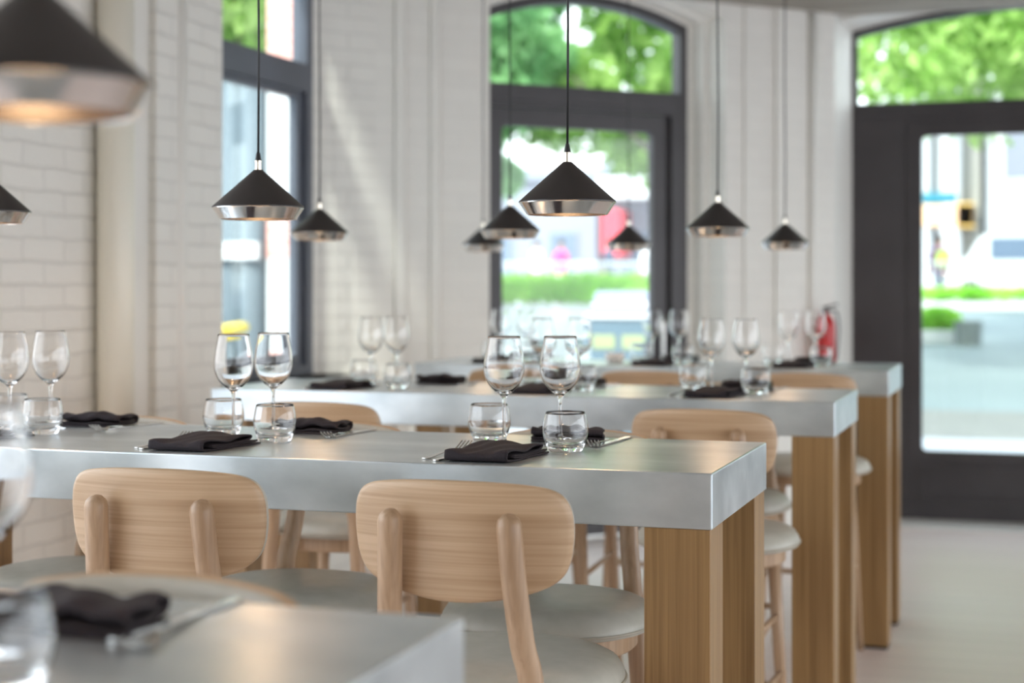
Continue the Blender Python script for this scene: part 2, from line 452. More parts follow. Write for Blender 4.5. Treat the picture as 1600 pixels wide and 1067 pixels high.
# window 1, left wall: arched lite over a transom, tall lite below
w1 = structure_root('window_1')
part(w1, 'frame', ML, [arch(5.93, 7.27, .98, 2.95, .13), rect(5.98, 7.20, 1.03, 2.38), arch(5.98, 7.20, 2.515, 2.92, .12)], .22, .30, M['frame_sheen'])
part(w1, 'sash', ML, [rect(5.98, 7.20, 1.03, 2.38), rrect(6.02, 7.13, 1.08, 2.345, .02)], .24, .285, M['frame_sheen'])
part(w1, 'glass', ML, [rect(6.0, 7.15, 1.05, 2.36)], .258, .264, M['pane'])
part(w1, 'glass', ML, [arch(5.97, 7.21, 2.50, 2.925, .12)], .258, .264, M['pane'])
part(w1, 'sill', ML, [rect(5.80, 7.40, .93, .98)], -.03, .3, M['sill'])

# door 1, in the cut corner
d1 = structure_root('door_1')
part(d1, 'frame', MC, [[(.70, 0), (.74, 0), (.74, 2.40), (1.91, 2.40), (1.91, 0), (2.02, 0)] + arch(.70, 2.02, 0, 2.92, .13)[2:],
                       arch(.745, 1.972, 2.53, 2.88, .12)], .20, .29, M['frame'])
part(d1, 'transom', MC, [rect(.74, 1.93, 2.44, 2.49)], .185, .2, M['frame'])
part(d1, 'door_stop', MC, [[(1.91, 0), (1.935, 0), (1.935, 2.42), (.735, 2.42), (.735, 2.40), (1.91, 2.40)]], .19, .2, M['frame'])
part(d1, 'sash', MC, [rect(.742, 1.905, .015, 2.395), rrect(.835, 1.80, .42, 2.30, .03)], .225, .275, M['frame'])
part(d1, 'glass', MC, [rect(.82, 1.815, .40, 2.32)], .246, .252, M['pane'])
part(d1, 'glass', MC, [arch(.735, 1.982, 2.52, 2.885, .12)], .246, .252, M['pane'])
bm = tube([MC @ Vector((1.85, .19, z)) for z in (.95, 1.0, 1.2, 1.25)], .012, 10)
obj('handle', bm, M['steel'], d1, smooth=True)

# door 2, back wall: solid side panel, glazed leaf, arched light above
d2 = structure_root('door_2')
part(d2, 'frame', MB, [[(-1.063, 0), (-.75, 0), (-.75, 2.415), (.217, 2.415), (.217, 0), (1.15, 0)] + arch(-1.063, 1.15, 0, 2.976, .13)[2:],
                       arch(-1.035, 1.12, 2.53, 2.945, .13), rrect(.36, 1.06, .42, 2.33, .03)], .23, .32, M['frame'])
part(d2, 'transom', MB, [rect(-1.04, 1.13, 2.45, 2.50)], .212, .23, M['frame'])
part(d2, 'sash', MB, [rect(-.756, .222, .0125, 2.42), rrect(-.65, .10, .424, 2.33, .03)], .25, .30, M['frame'])
part(d2, 'door_panel', MB, [rect(-.66, .12, .115, .345), rect(-.63, .09, .145, .315)], .226, .25, M['frame'])
part(d2, 'glass', MB, [rect(-.67, .12, .41, 2.345)], .272, .278, M['pane'])
part(d2, 'glass', MB, [rect(.35, 1.07, .41, 2.345)], .272, .278, M['pane'])
part(d2, 'glass', MB, [arch(-1.05, 1.135, 2.515, 2.95, .13)], .272, .278, M['pane'])
part(d2, 'threshold', MB, [rect(-1.10, 1.18, 0.0, .012)], -.10, .33, M['sill'])
obj('handle', tube([MB @ Vector((.16, .20, z)) for z in (.95, 1.0, 1.25, 1.3)], .012, 10), M['steel'], d2, smooth=True)

# ================================================================ TABLES
T_H = 1.09; SL = .10; TX0, TX1 = -2.53, -.54
TABLE_Y = [.90, 2.786, 4.61, 6.39]
def make_table():
    t = thing('high_table', 'x', 'table')
    w = TX1-TX0
    obj('tabletop', box(0, w, 0, .60, T_H-SL, T_H, bevel=.003), M['zinc'], t)
    for (x0, y0) in ((.004, .004), (w-.124, .004), (.004, .476), (w-.124, .476)):
        lg = obj('leg', box(x0, x0+.12, y0, y0+.12, .012, T_H-SL, bevel=.002), M['oak'], t)
        obj('foot', box(x0+.004, x0+.116, y0+.004, y0+.116, 0, .012), M['black_foot'], lg)
    return t
tab = make_table(); reg(tab)
TLAB = ['nearest zinc-topped high table, cropped at the lower left corner',
        'zinc-topped high table in sharp focus, second from the front',
        'zinc-topped high table, third from the front, behind the sharp one',
        'farthest zinc-topped high table, in front of the dark door']
tables = []
for i, y in enumerate(TABLE_Y):
    o = tab if i == 0 else copy_tree(tab)
    o.location = (TX0, y, 0); tag(o, TLAB[i], group='zinc-topped high tables'); tables.append(o)

# ================================================================ STOOLS
def backrest_mesh(th_front, th_back, scale=1.0):
    half = [(0, .1015), (.07, .100), (.125, .0955), (.158, .089), (.178, .077), (.1895, .056), (.193, .025), (.1915, -.005), (.187, -.03), (.177, -.052), (.158, -.069), (.125, -.083), (.085, -.093), (.04, -.0995)]
    pts = half + [(0, -.1015)] + [(-x, z) for x, z in reversed(half[1:])]
    ol = crom([(x, z, 0) for x, z in pts], 4, True)
    bm = bmesh.new()
    def P(x, z, off): return (x, 1.1*x*x + off - .08*z, z)
    rings = []
    seq = [(0, th_back), (.35, th_back), (.65, th_back), (.85, th_back), (.95, th_back), (.985, th_back*.8+th_front*.2), (1, (th_back+th_front)/2),
           (.985, th_back*.2+th_front*.8), (.95, th_front), (.85, th_front), (.6, th_front), (.3, th_front), (0, th_front)]
    for s, off in seq:
        if s == 0: rings.append([bm.verts.new(P(0, 0, off))])
        else: rings.append([bm.verts.new(P(p.x*s*scale, p.y*s*scale, off)) for p in ol])
    for a, b in zip(rings, rings[1:]):
        n = len(ol)
        for i in range(n):
            j = (i+1) % n
            if len(a) == 1: bm.faces.new((a[0], b[j], b[i]))
            elif len(b) == 1: bm.faces.new((a[i], a[j], b[0]))
            else: bm.faces.new((a[i], a[j], b[j], b[i]))
    return bm

def seat_mesh(z0, prof):
    """prof: list of (radius factor, z); seat outline a soft D"""
    bm = bmesh.new(); n = 56; rings = []
    def R(a):
        c, s = math.cos(a), math.sin(a)
        e = 2.25; r = 1/((abs(c)/.222)**e+(abs(s)/.208)**e)**(1/e)
        return r
    for f, z in prof:
        if f == 0: rings.append([bm.verts.new((0, 0, z0+z))])
        else: rings.append([bm.verts.new((math.cos(2*PI*i/n)*max(R(2*PI*i/n)*1.0-(1-f)*.215, 0.001), math.sin(2*PI*i/n)*max(R(2*PI*i/n)-(1-f)*.215, .001), z0+z)) for i in range(n)])
    for a, b in zip(rings, rings[1:]):
        for i in range(n):
            j = (i+1) % n
            if len(a) == 1: bm.faces.new((a[0], b[j], b[i]))
            elif len(b) == 1: bm.faces.new((a[i], a[j], b[0]))
            else: bm.faces.new((a[i], a[j], b[j], b[i]))
    return bm

def make_stool():
    t = thing('bar_stool', 'x', 'stool')
    # seat: padded top, piping, thin lower band
    seat = obj('seat', seat_mesh(.715, [(0, .062), (.4, .061), (.7, .058), (.85, .052), (.94, .042), (.985, .027), (1.0, .014), (.99, .006), (.9, .0), (.5, 0), (0, 0)]), M['leather'], t, smooth=True)
    bmp = bmesh.new(); n = 72; e = 2.25; path = []
    for i in range(n):
        a = 2*PI*i/n; c, s = math.cos(a), math.sin(a); r = 1/((abs(c)/.222)**e+(abs(s)/.208)**e)**(1/e)+.0005
        path.append(Vector((r*c, r*s, .7285)))
    rings = []
    for i in range(n):
        o_ = Vector((path[i].x, path[i].y, 0)).normalized()
        rings.append([bmp.verts.new(path[i]+(o_*math.cos(2*PI*k/6)+Vector((0, 0, 1))*math.sin(2*PI*k/6))*.0028) for k in range(6)])
    for i in range(n):
        a, b = rings[i], rings[(i+1) % n]
        for k in range(6): bmp.faces.new((a[k], a[(k+1) % 6], b[(k+1) % 6], b[k]))
    obj('piping', bmp, M['piping'], seat, smooth=True)
    obj('seat_frame', seat_mesh(.675, [(0, .04), (.8, .04), (.82, .036), (.82, .004), (.8, 0), (0, 0)]), M['ash_leg'], t, smooth=False)
    # rear posts running down into the rear legs
    for s in (-1, 1):
        path = crom([(s*.103, -.262, 1.035), (s*.108, -.250, .94), (s*.116, -.232, .84), (s*.124, -.218, .79), (s*.128, -.216, .74), (s*.142, -.222, .5), (s*.165, -.235, .008)], 4)
        rr = [(0.0208 if i < 18 else .0208-.0075*(i-18)/(len(path)-18)) for i in range(len(path))]
        obj('rear_leg', tube(path, rr, 14, dome0=True), M['ash_leg'], t, smooth=True)
        obj('front_leg', tube([(s*.13, .135, .70), (s*.145, .152, .4), (s*.165, .175, .008)], [.018, .0165, .013], 14), M['ash_leg'], t, smooth=True)
    b1 = obj('backrest', backrest_mesh(.0075, -.0065), M['ash'], t, smooth=True, loc=(0, -.235, 1.001))
    obj('backrest_pad', backrest_mesh(.022, .0082, .985), M['leather'], b1, smooth=True)
    obj('footrest', tube([(-.152, .166, .30), (.152, .166, .30)], .0105, 10), M['ash_leg'], t, smooth=True)
    obj('stretcher', tube([(-.150, -.226, .37), (.150, -.226, .37)], .0095, 10), M['ash_leg'], t, smooth=True)
    for s in (-1, 1):
        obj('stretcher', tube([(s*.150, -.227, .36), (s*.150, .162, .34)], .0095, 10), M['ash_leg'], t, smooth=True)
        obj('stretcher', tube([(s*.141, -.222, .52), (s*.141, .149, .50)], .0085, 10), M['ash_leg'], t, smooth=True)
    return t
stool = make_stool(); reg(stool)
STOOLS = [
    (-.905, 2.70, 0, 'light oak stool in sharp focus, nearest to the table corner, its whole back in view'),
    (-1.462, 2.70, .01, 'light oak stool left of the sharpest one, its back showing between blurred napkin and table'),
    (-2.03, 2.70, 0, 'light oak stool cut off by the left edge of the photo'),
    (-.965, 3.20, PI, 'stool facing the camera behind the sharpest stool, only its round grey seat clear'),
    (-1.545, 3.20, PI+.02, 'stool facing the camera, grey seat edge between the two sharp stool backs'),
    (-2.10, 3.20, PI, 'stool facing the camera, pale seat at far left below the sharp table'),
    (-.91, 1.325, PI, 'blurred foreground stool whose pale curved back rises behind the nearest table'),
    (-.825, 4.33, .0, 'stool before the third table, its back just above the sharp table corner'),
    (-1.90, 4.26, .0, 'stool before the third table, its back behind the left pair of sharp glasses'),
    (-.95, 5.03, PI, 'stool on the far side of the third table, near its right end'),
    (-1.50, 5.03, PI, 'stool on the far side of the third table, at its middle'),
    (-.81, 6.15, 0, 'rightmost stool before the farthest table, only the top of its back showing'),
    (-1.395, 6.12, 0, 'middle stool before the farthest table, only the top of its back showing'),
    (-1.93, 6.12, 0, 'leftmost stool before the farthest table, mostly behind the sharp wine glasses'),
]
for i, (x, y, r, lb) in enumerate(STOOLS):
    o = stool if i == 0 else copy_tree(stool)
    o.location = (x, y, 0); o.rotation_euler = (0, 0, r); tag(o, lb, group='light oak bar stools')

# ================================================================ TABLEWARE
def prof(pts, n=4): return [(max(p.x, 0), p.y) for p in crom([(a, b, 0) for a, b in pts], n)]
def make_wine():
    out = prof([(.0345, .0008), (.0345, .002), (.022, .0045), (.009, .0085), (.0045, .016), (.0036, .035), (.0035, .07), (.0042, .094), (.0085, .105), (.020, .1135), (.0335, .1285), (.0408, .147), (.0424, .163), (.0405, .186), (.0368, .207), (.0335, .2262)], 4)
    rim = [(.0332, .2265), (.0330, .2263)]
    inn = prof([(.0328, .2255), (.0361, .207), (.0398, .186), (.0416, .163), (.0397, .1475), (.0325, .130), (.019, .1165), (.008, .1115)], 4)
    p = [(0, 0), (.033, 0)] + out + rim + inn + [(0, .1105)]
    o = obj('wine_glass', lathe(p, 48), M['glass'], smooth=True); return tag(o, 'x', 'glass')
def make_tumbler():
    out = prof([(.0315, .0), (.0345, .003), (.041, .018), (.0452, .034), (.0455, .046), (.0432, .063), (.0392, .0785)], 4)
    inn = prof([(.0384, .0785), (.0423, .063), (.0446, .046), (.0441, .035), (.039, .020), (.030, .0135), (.015, .0125)], 4)
    p = [(0, .002), (.02, .0015), (.029, 0)] + out + [(.0388, .0789)] + inn + [(0, .0128)]
    o = obj('tumbler', lathe(p, 48), M['glass'], smooth=True); return tag(o, 'x', 'glass')

def ribbon(path, w0, w1, thick, wob, nx=22, seed=1, amp=.0025, skew=0.0):
    """folded cloth: path in (y,z), extruded along x"""
    P = crom([(a, b, 0) for a, b in path], 6); n = len(P); rnd = random.Random(seed)
    nrm = []
    for i in range(n):
        t = (P[min(i+1, n-1)]-P[max(i-1, 0)]).normalized(); nrm.append(Vector((-t.y, t.x, 0)))
    loop = [P[i]+nrm[i]*thick/2 for i in range(n)] + [P[i]-nrm[i]*thick/2 for i in reversed(range(n))]
    ph = [rnd.uniform(0, 6) for _ in range(6)]
    bm = bmesh.new(); rows = []
    for k in range(nx+1):
        x = w0+(w1-w0)*k/nx; row = []
        for q, p in enumerate(loop):
            u = x*40; zz = p.y
            lift = max(zz-.004, 0)
            dz = amp*(math.sin(u*1.3+ph[0]+p.x*30)+.6*math.sin(u*2.9+ph[1]-p.x*50))*min(1, lift*90) * wob
            dy = .0022*math.sin(u*1.1+ph[2]+zz*200)*min(1, lift*120)
            s = min(1, (k/nx)/.12, (1-k/nx)/.12); s = math.sqrt(max(s, .0))
            dz2 = -(1-s)*.10*lift
            row.append(bm.verts.new((x+skew*p.x+.002*math.sin(p.x*60+ph[3]), p.x+dy, max(zz+dz+dz2, .0004))))
        rows.append(row)
    L = len(loop)
    for a, b in zip(rows, rows[1:]):
        for q in range(L):
            j = (q+1) % L; bm.faces.new((a[q], a[j], b[j], b[q]))
    for r in (rows[0], rows[-1]): 
        for q in range(n-1): bm.faces.new((r[q], r[q+1], r[L-2-q], r[L-1-q]))
    return bm
def make_napkin_flat():
    path = [(.098, .0025), (.0, .0025), (-.078, .0025), (-.0925, .0055), (-.094, .0125), (-.083, .0185), (-.02, .0215), (.035, .0245), (.062, .0195), (.050, .0125), (.0, .0125), (-.055, .0105), (-.066, .0085), (-.05, .0068), (.02, .0072), (.085, .0085)]
    o = obj('napkin', ribbon(path, -.062, .062, .0036, 1.2, seed=3, skew=.12), M['napkin'], smooth=True); return tag(o, 'x', 'napkin')
def make_napkin_roll():
    path = [(.066, .0025), (.0, .0025), (-.045, .0025), (-.062, .006), (-.064, .014), (-.05, .020), (-.01, .0225), (.03, .0285), (.052, .025), (.050, .017), (.02, .014), (-.02, .0125), (-.042, .0115), (-.03, .008), (.03, .0075), (.06, .008)]
    o = obj('napkin', ribbon(path, -.078, .078, .0038, 1.5, seed=8, skew=-.2), M['napkin'], smooth=True); return tag(o, 'x', 'napkin')

def bend(bm, f):
    for v in bm.verts: v.co.z += f(v.co.y)
def make_fork():
    hh = [(-.100, .0035), (-.099, .006), (-.09, .0072), (-.06, .0058), (-.03, .0042), (0, .0032), (.02, .0030), (.035, .0042), (.045, .0088), (.055, .0118), (.064, .0124)]
    right = [(w, y) for y, w in hh]
    tips = []
    xs = [.0124, .0042+.0036, .0042-.0006]  # helper values
    tw = .0030; gap = (.0248-4*tw)/3
    x = .0124
    for k in range(4):
        tips += [(x, .066), (x-.0003, .098), (x-tw/2, .1005), (x-tw+.0003, .098), (x-tw, .066)]
        if k < 3: tips += [(x-tw-gap/2, .0635)]
        x -= tw+gap
    left = [(-w, y) for y, w in reversed(hh)]
    ol = right+tips+left
    bm = bmesh.new(); add_plate(bm, [ol], 0, .0018, Matrix(((1, 0, 0, 0), (0, 0, 1, 0), (0, 1, 0, 0), (0, 0, 0, 1))))
    def f(y):
        if y < .02: return .001+.006*max(0, (y+.1)/.12)**1.5
        return .007-.006*math.sin(min(1, (y-.02)/.045)*PI/2)+ (.016*((y-.055)/.045)**1.6 if y > .055 else 0)
    bend(bm, f)
    o = obj('fork', bm, M['steel'], angle=40); return tag(o, 'x', 'fork')
def make_knife():
    hh = [(-.108, .003), (-.107, .0062), (-.09, .0078), (-.05, .0068), (-.01, .0055), (.0, .0052), (.004, .0075), (.02, .0088), (.06, .009), (.09, .0075), (.104, .003)]
    ol = [(w, y) for y, w in hh]+[(-min(w, .0055), y) for y, w in reversed(hh)]
    bm = bmesh.new(); add_plate(bm, [ol], 0, .003, Matrix(((1, 0, 0, 0), (0, 0, 1, 0), (0, 1, 0, 0), (0, 0, 0, 1))))
    bend(bm, lambda y: .0008)
    o = obj('knife', bm, M['steel'], angle=40); return tag(o, 'x', 'knife')

protos = dict(wine=make_wine(), tumbler=make_tumbler(), flat=make_napkin_flat(), roll=make_napkin_roll(), fork=make_fork(), knife=make_knife())
used = set()
def put(kind, x, y, rz, label, group, z=T_H):
    o = protos[kind]
    if kind in used: o = o.copy(); COL.objects.link(o)
    used.add(kind)
    o.location = (x, y, z+.0004); o.rotation_euler = (0, 0, rz); tag(o, label, group=group); return o
GR = dict(wine='stemmed wine glasses set out in pairs', tumbler='stemless water tumblers at the place settings', flat='dark folded napkins on the near side of the tables',
          roll='dark folded napkins on the far side of the tables', fork='forks beside the napkins', knife='knives beside the napkins')
TN = {0: 'nearest table', 1: 'sharp second table', 2: 'third table', 3: 'farthest table'}
rng = random.Random(5)
def setting(ti, cx, where, full=True, off=None, skip=()):
    """one pair of facing places; cx = x of the near napkin"""
    y = TABLE_Y[ti]; tn = TN[ti]; w = where
    o = dict(flat=(0, .132), roll=(.035, .505), fork=(-.118, .165), knife=(-.088, .150), fork2=(.118, .455), knife2=(.135, .49),
             wa=(-.055, .345), wb=(.052, .385), ta=(.092, .285), tb=(-.13, .445))
    if off: o.update(off)
    j = lambda: rng.uniform(-.004, .004)
    def P(k, kind, rz, label):
        if k in skip: return
        put(kind, cx+o[k][0]+j(), y+o[k][1]+j(), rz, label, GR[kind])
    P('flat', 'flat', .0+rng.uniform(-.03, .03), f'dark napkin near the front edge of the {tn}, {w} place')
    P('roll', 'roll', PI+rng.uniform(-.08, .08), f'dark napkin on the far side of the {tn}, {w} place')
    P('fork', 'fork', .02+rng.uniform(-.1, .1), f'fork left of the front napkin, {tn}, {w} place')
    P('knife', 'knife', -.06+rng.uniform(-.06, .06), f'knife lying against the front napkin, {tn}, {w} place')
    P('fork2', 'fork', PI+.12+rng.uniform(-.08, .08), f'fork pointing at the camera beside the far napkin, {tn}, {w} place')
    P('knife2', 'knife', PI-.08+rng.uniform(-.08, .08), f'knife beside the far napkin, {tn}, {w} place')
    P('wa', 'wine', 0, f'left wine glass of the pair at the {w} place, {tn}')
    P('wb', 'wine', 0, f'right wine glass of the pair at the {w} place, {tn}')
    P('ta', 'tumbler', 0, f'right-hand tumbler, in front of the wine glasses, {w} place, {tn}')
    P('tb', 'tumbler', 0, f'left-hand tumbler, behind the wine glasses, {w} place, {tn}')

setting(1, -.985, 'right-hand', off=dict(flat=(0.0, .132), fork=(-.112, .155), knife=(-.085, .140), wa=(-.055, .345), wb=(.05, .392), roll=(.03, .515), ta=(.092, .285), tb=(-.122, .445), fork2=(.125, .44), knife2=(.145, .49)))
setting(1, -1.617, 'middle', off=dict(flat=(.0, .135), wa=(-.02, .305), wb=(.014, .42), ta=(.087, .285), tb=(-.098, .40), roll=(.06, .52), fork2=(.155, .44), knife2=(.172, .49)))
setting(1, -2.16, 'left-hand', off=dict(wa=(-.05, .31), wb=(-.01, .40), ta=(.058, .28), tb=(-.107, .385), roll=(.045, .53), fork2=(.14, .44), knife2=(.158, .49)))
setting(2, -.91, 'right-hand')
setting(2, -1.46, 'middle')
setting(2, -2.12, 'left-hand', off=dict(wa=(.02, .30), wb=(.085, .37), ta=(.16, .2), tb=(-.05, .40), roll=(.20, .49), fork2=(.33, .45), knife2=(.30, .5)))
setting(3, -.93, 'right-hand')
setting(3, -1.51, 'middle')
setting(3, -2.20, 'left-hand')
setting(0, -.86, 'only visible', off=dict(wa=(-.015, .29), ta=(.06, .205), roll=(-.03, .46), fork2=(.075, .435), knife2=(.055, .50)), skip=('flat', 'fork', 'knife', 'wb', 'tb'))

# small dish on the farthest table
dish = thing('candle_holder', 'small pink and white candle holder on the farthest table, right of the left glasses', 'candle holder', (-1.72, TABLE_Y[3]+.30, T_H+.0005))
obj('cup', lathe([(0, 0), (.03, 0), (.04, .012), (.042, .04), (.038, .04), (.036, .014), (0, .012)], 32), flat('white_china', srgb(240, 236, 232), .3), dish, smooth=True)
obj('candle', lathe([(0, .0125), (.033, .0145), (.034, .034), (0, .036)], 32), flat('pink_wax', srgb(225, 120, 120), .5), dish, smooth=True)

# ================================================================ PENDANTS
def make_pendant():
    t = thing('pendant_lamp', 'x', 'lamp')     # origin at the rim level
    R = .0975
    obj('shade', lathe([(.0075, .081), (.0095, .080), (R, .0015), (R, -.0005), (R-.002, .0), (.009, .077), (.0075, .079)], 64), M['shade'], t, angle=30)
    obj('reflector', lathe([(R-.0005, -.0005), (R, -.002), (.0955, -.0035), (.0815, -.0245), (.0805, -.0255), (.0795, -.0245), (.0935, -.0035), (R-.004, -.0008)], 64), M['alu'], t, angle=30)
    obj('collar', lathe([(0, .078), (.0085, .078), (.0085, .0815), (.0068, .082), (.0068, .097), (.0078, .0975), (.0078, .0995), (0, .0995)], 32), M['nickel'], t, angle=30)
    obj('cord_grip', lathe([(0, .0995), (.0068, .0995), (.0062, .104), (.0040, .117), (0, .117)], 24), M['cord'], t, angle=30)
    obj('cord', tube([(0, 0, .115), (.0015, 0, .35), (-.0015, .001, .7), (.0005, 0, 1.1), (0, 0, H_CEIL-1.588)], .0026, 8), M['cord'], t, smooth=True)
    obj('ceiling_rose', lathe([(0, H_CEIL-1.588), (.03, H_CEIL-1.588), (.03, H_CEIL-1.60), (.012, H_CEIL-1.615), (0, H_CEIL-1.615)], 24), M['shade'], t, angle=30)
    obj('socket', lathe([(0, .076), (.012, .074), (.012, .045), (0, .045)], 20), M['cord'], t, angle=30)
    obj('bulb', lathe([(0, .047), (.010, .044), (.024, .025), (.026, .012), (.020, -.002), (.010, -.008), (0, -.010)], 24), M['bulb'], t, smooth=True)
    ld = bpy.data.lights.new('bulb_light', 'POINT'); ld.energy = .5; ld.color = (1, .62, .35); ld.shadow_soft_size = .02
    lo = bpy.data.objects.new('bulb_light', ld); COL.objects.link(lo); lo.parent = t; lo.location = (0, 0, -.018)
    return t
pend = make_pendant(); reg(pend)
PEND = [(-.79, 1.14, 'huge blurred pendant lamp filling the top left corner'),
        (-.89, 3.08, 'sharp pendant lamp hanging over the right end of the second table'),
        (-1.577, 3.08, 'sharp pendant lamp hanging before the left window'),
        (-2.26, 3.08, 'pendant lamp half cut off by the left edge of the photo'),
        (-.936, 4.92, 'pendant lamp in front of the white brick pier, the larger of two there'),
        (-1.615, 4.92, 'pendant lamp at the left edge of the middle glass door, left of the sharp one'),
        (-2.29, 4.92, 'pendant lamp just right of the left window frame'),
        (-.99, 6.69, 'small pendant lamp nearest to the dark back door'),
        (-1.66, 6.69, 'smallest pendant lamp, seen against the glass of the middle door'),
        (-2.32, 6.69, 'small blurred pendant lamp partly behind a larger one beside the middle door')]
for i, (x, y, lb) in enumerate(PEND):
    o = pend if i == 0 else copy_tree(pend)
    o.location = (x, y, 1.588 if y < 4 else 1.60); tag(o, lb, group='black cone pendant lamps')

# fire extinguisher on the corner wall
px = MC @ Vector((2.77, -.12, 0))
fe = thing('fire_extinguisher', 'red fire extinguisher on the white wall beside the dark door', 'fire extinguisher', (px.x, px.y, .93))
obj('cylinder_body', lathe([(0, 0), (.05, .0), (.055, .01), (.055, .26), (.045, .30), (.018, .325), (.018, .335), (0, .335)], 28), M['red'], fe, angle=35)
obj('valve', box(-.012, .012, -.012, .012, .335, .365, bevel=.002), M['shade'], fe)
obj('handle', tube([(-.02, 0, .365), (.02, -.01, .372), (.07, -.02, .385)], .006, 8), M['shade'], fe, smooth=True)
obj('hose', tube(crom([(.012, 0, .35), (.06, -.01, .34), (.075, -.02, .25), (.068, -.02, .12), (.062, -.015, .06)], 5), .007, 8), M['shade'], fe, smooth=True)

# ================================================================ OUTSIDE
def ground_strip(name, y0, y1, z0, z1, mat, x0=-60, x1=60):
    bm = bmesh.new(); vs = [bm.verts.new(v) for v in ((x0, y0, z0), (x1, y0, z0), (x1, y1, z1), (x0, y1, z1))]
    lo = [bm.verts.new(v.co-Vector((0, 0, .3))) for v in vs]
    bm.faces.new(vs); bm.faces.new(lo)
    for i in range(4): bm.faces.new((vs[i], vs[(i+1) % 4], lo[(i+1) % 4], lo[i]))
    return tag(obj(name, bm, mat), kind='structure')
m_pave = noisy('pale_paving', srgb(148, 150, 158), srgb(158, 160, 168), (.7, .7, .7), .7)
m_dark = noisy('grey_setts', srgb(104, 104, 102), srgb(114, 114, 110), (2, 2, 2), .8)
m_road = noisy('blue_grey_asphalt', srgb(104, 116, 119), srgb(114, 126, 128), (.5, .5, .5), .7)
ground_strip('pavement', -25, 17.0, -.14, -.14, m_pave)
ground_strip('gutter', 17.0, 20.8, -.14, -.14, m_dark)
ground_strip('road', 20.8, 37.6, -.14, .86, m_road)
ground_strip('plaza', 37.6, 120, .88, 1.0, m_pave, -110, 110)

def leaf_cloud(n, blobs, size, seed):
    """leaves scattered on and in a set of ellipsoid blobs (cx,cy,cz,rx,ry,rz)"""
    r = random.Random(seed); bm = bmesh.new()
    for _ in range(n):
        b = r.choice(blobs)
        d = Vector((r.gauss(0, 1), r.gauss(0, 1), r.gauss(0, 1))).normalized()*(r.uniform(.25, 1)**.6)
        c = Vector((b[0]+d.x*b[3], b[1]+d.y*b[4], b[2]+d.z*b[5]))
        a = Vector((r.gauss(0, 1), r.gauss(0, 1), r.gauss(0, .7))).normalized(); t = a.orthogonal().normalized()
        t.rotate(Matrix.Rotation(r.uniform(0, 6.28), 3, a)); w = a.cross(t); s = size*r.uniform(.6, 1.3)
        vs = [bm.verts.new(c+t*s), bm.verts.new(c+w*s*.45+a*s*.1), bm.verts.new(c-t*s), bm.verts.new(c-w*s*.45+a*s*.1)]
        bm.faces.new(vs)
    return bm
m_leaf = leaf_mat('fresh_leaves', (.22, .42, .08, 1), (.55, .74, .26, 1))
m_leaf2 = leaf_mat('cool_leaves', (.18, .42, .18, 1), (.46, .72, .36, 1))
m_hedge = leaf_mat('hedge_leaves', (.22, .55, .05, 1), (.50, .80, .16, 1))
m_bark = noisy('bark', srgb(90, 82, 74), srgb(120, 110, 98), (6, 6, 1), .9, 0, .5, dist=.02)
def ground_z(y): return -.14 if y < 20.8 else (-.14+(y-20.8)*1.0/16.8 if y < 37.6 else .90)

def tree(x, y, h0, h1, rad, n, seed, label, mat, size=.15):
    r = random.Random(seed); z = ground_z(y)
    t = thing('street_tree', label, 'tree', (x, y, z), 0, 'street trees outside')
    H = h1-z
    obj('trunk', tube(crom([(0, 0, -.1), (.05, 0, (h0-z)*.5), (-.05, .1, h0-z), (.1, 0, H*.75)], 4), [.17-.11*k/12 for k in range(13)], 12), m_bark, t, smooth=True)
    for k in range(5):
        a = k*1.256+r.uniform(-.3, .3); z0 = (h0-z)*r.uniform(.9, 1.15)
        obj('branch', tube([(0, 0, z0), (math.cos(a)*rad*.4, math.sin(a)*rad*.4, z0+.7), (math.cos(a)*rad*.75, math.sin(a)*rad*.75, z0+1.5)], [.07, .045, .02], 8), m_bark, t, smooth=True)
    blobs = []
    for _ in range(26):
        a = r.uniform(0, 6.28); q = rad*math.sqrt(r.uniform(.02, 1))*.8; zz = r.uniform(h0-z+.3, H-.4)
        s = r.uniform(.55, 1.1)*rad*.33
        blobs.append((q*math.cos(a), q*math.sin(a), zz, s*1.2, s*1.2, s*.8))
    obj('crown', leaf_cloud(n, blobs, size, seed+1), mat, t)
    return t
TREES = [(-9.0, 24.0, 2.9, 9.0, 2.6, 11000, 'street tree seen through the arched light of the middle door, left part', m_leaf2),
         (-5.4, 25.5, 3.1, 9.5, 2.8, 11000, 'street tree seen through the arched light of the middle door, right part', m_leaf),
         (1.1, 25.0, 4.4, 9.8, 4.6, 24000, 'street tree filling the arched light above the dark back door', m_leaf),
         (5.6, 29.0, 4.0, 10.0, 2.8, 4000, 'street tree behind the dark back door, toward the right', m_leaf2),
         (-14.6, 28.0, 4.2, 10.5, 3.2, 4000, 'tall tree beyond the wall pier between window and middle door', m_leaf),
         (-8.9, 16.0, 3.9, 8.0, 2.3, 7000, 'tree above the grey shutter seen through the left window', m_leaf)]
for i, (x, y, h0, h1, rad, n, lb, mt) in enumerate(TREES):
    tree(x, y, h0, h1, rad, n, 20+i, lb, mt)

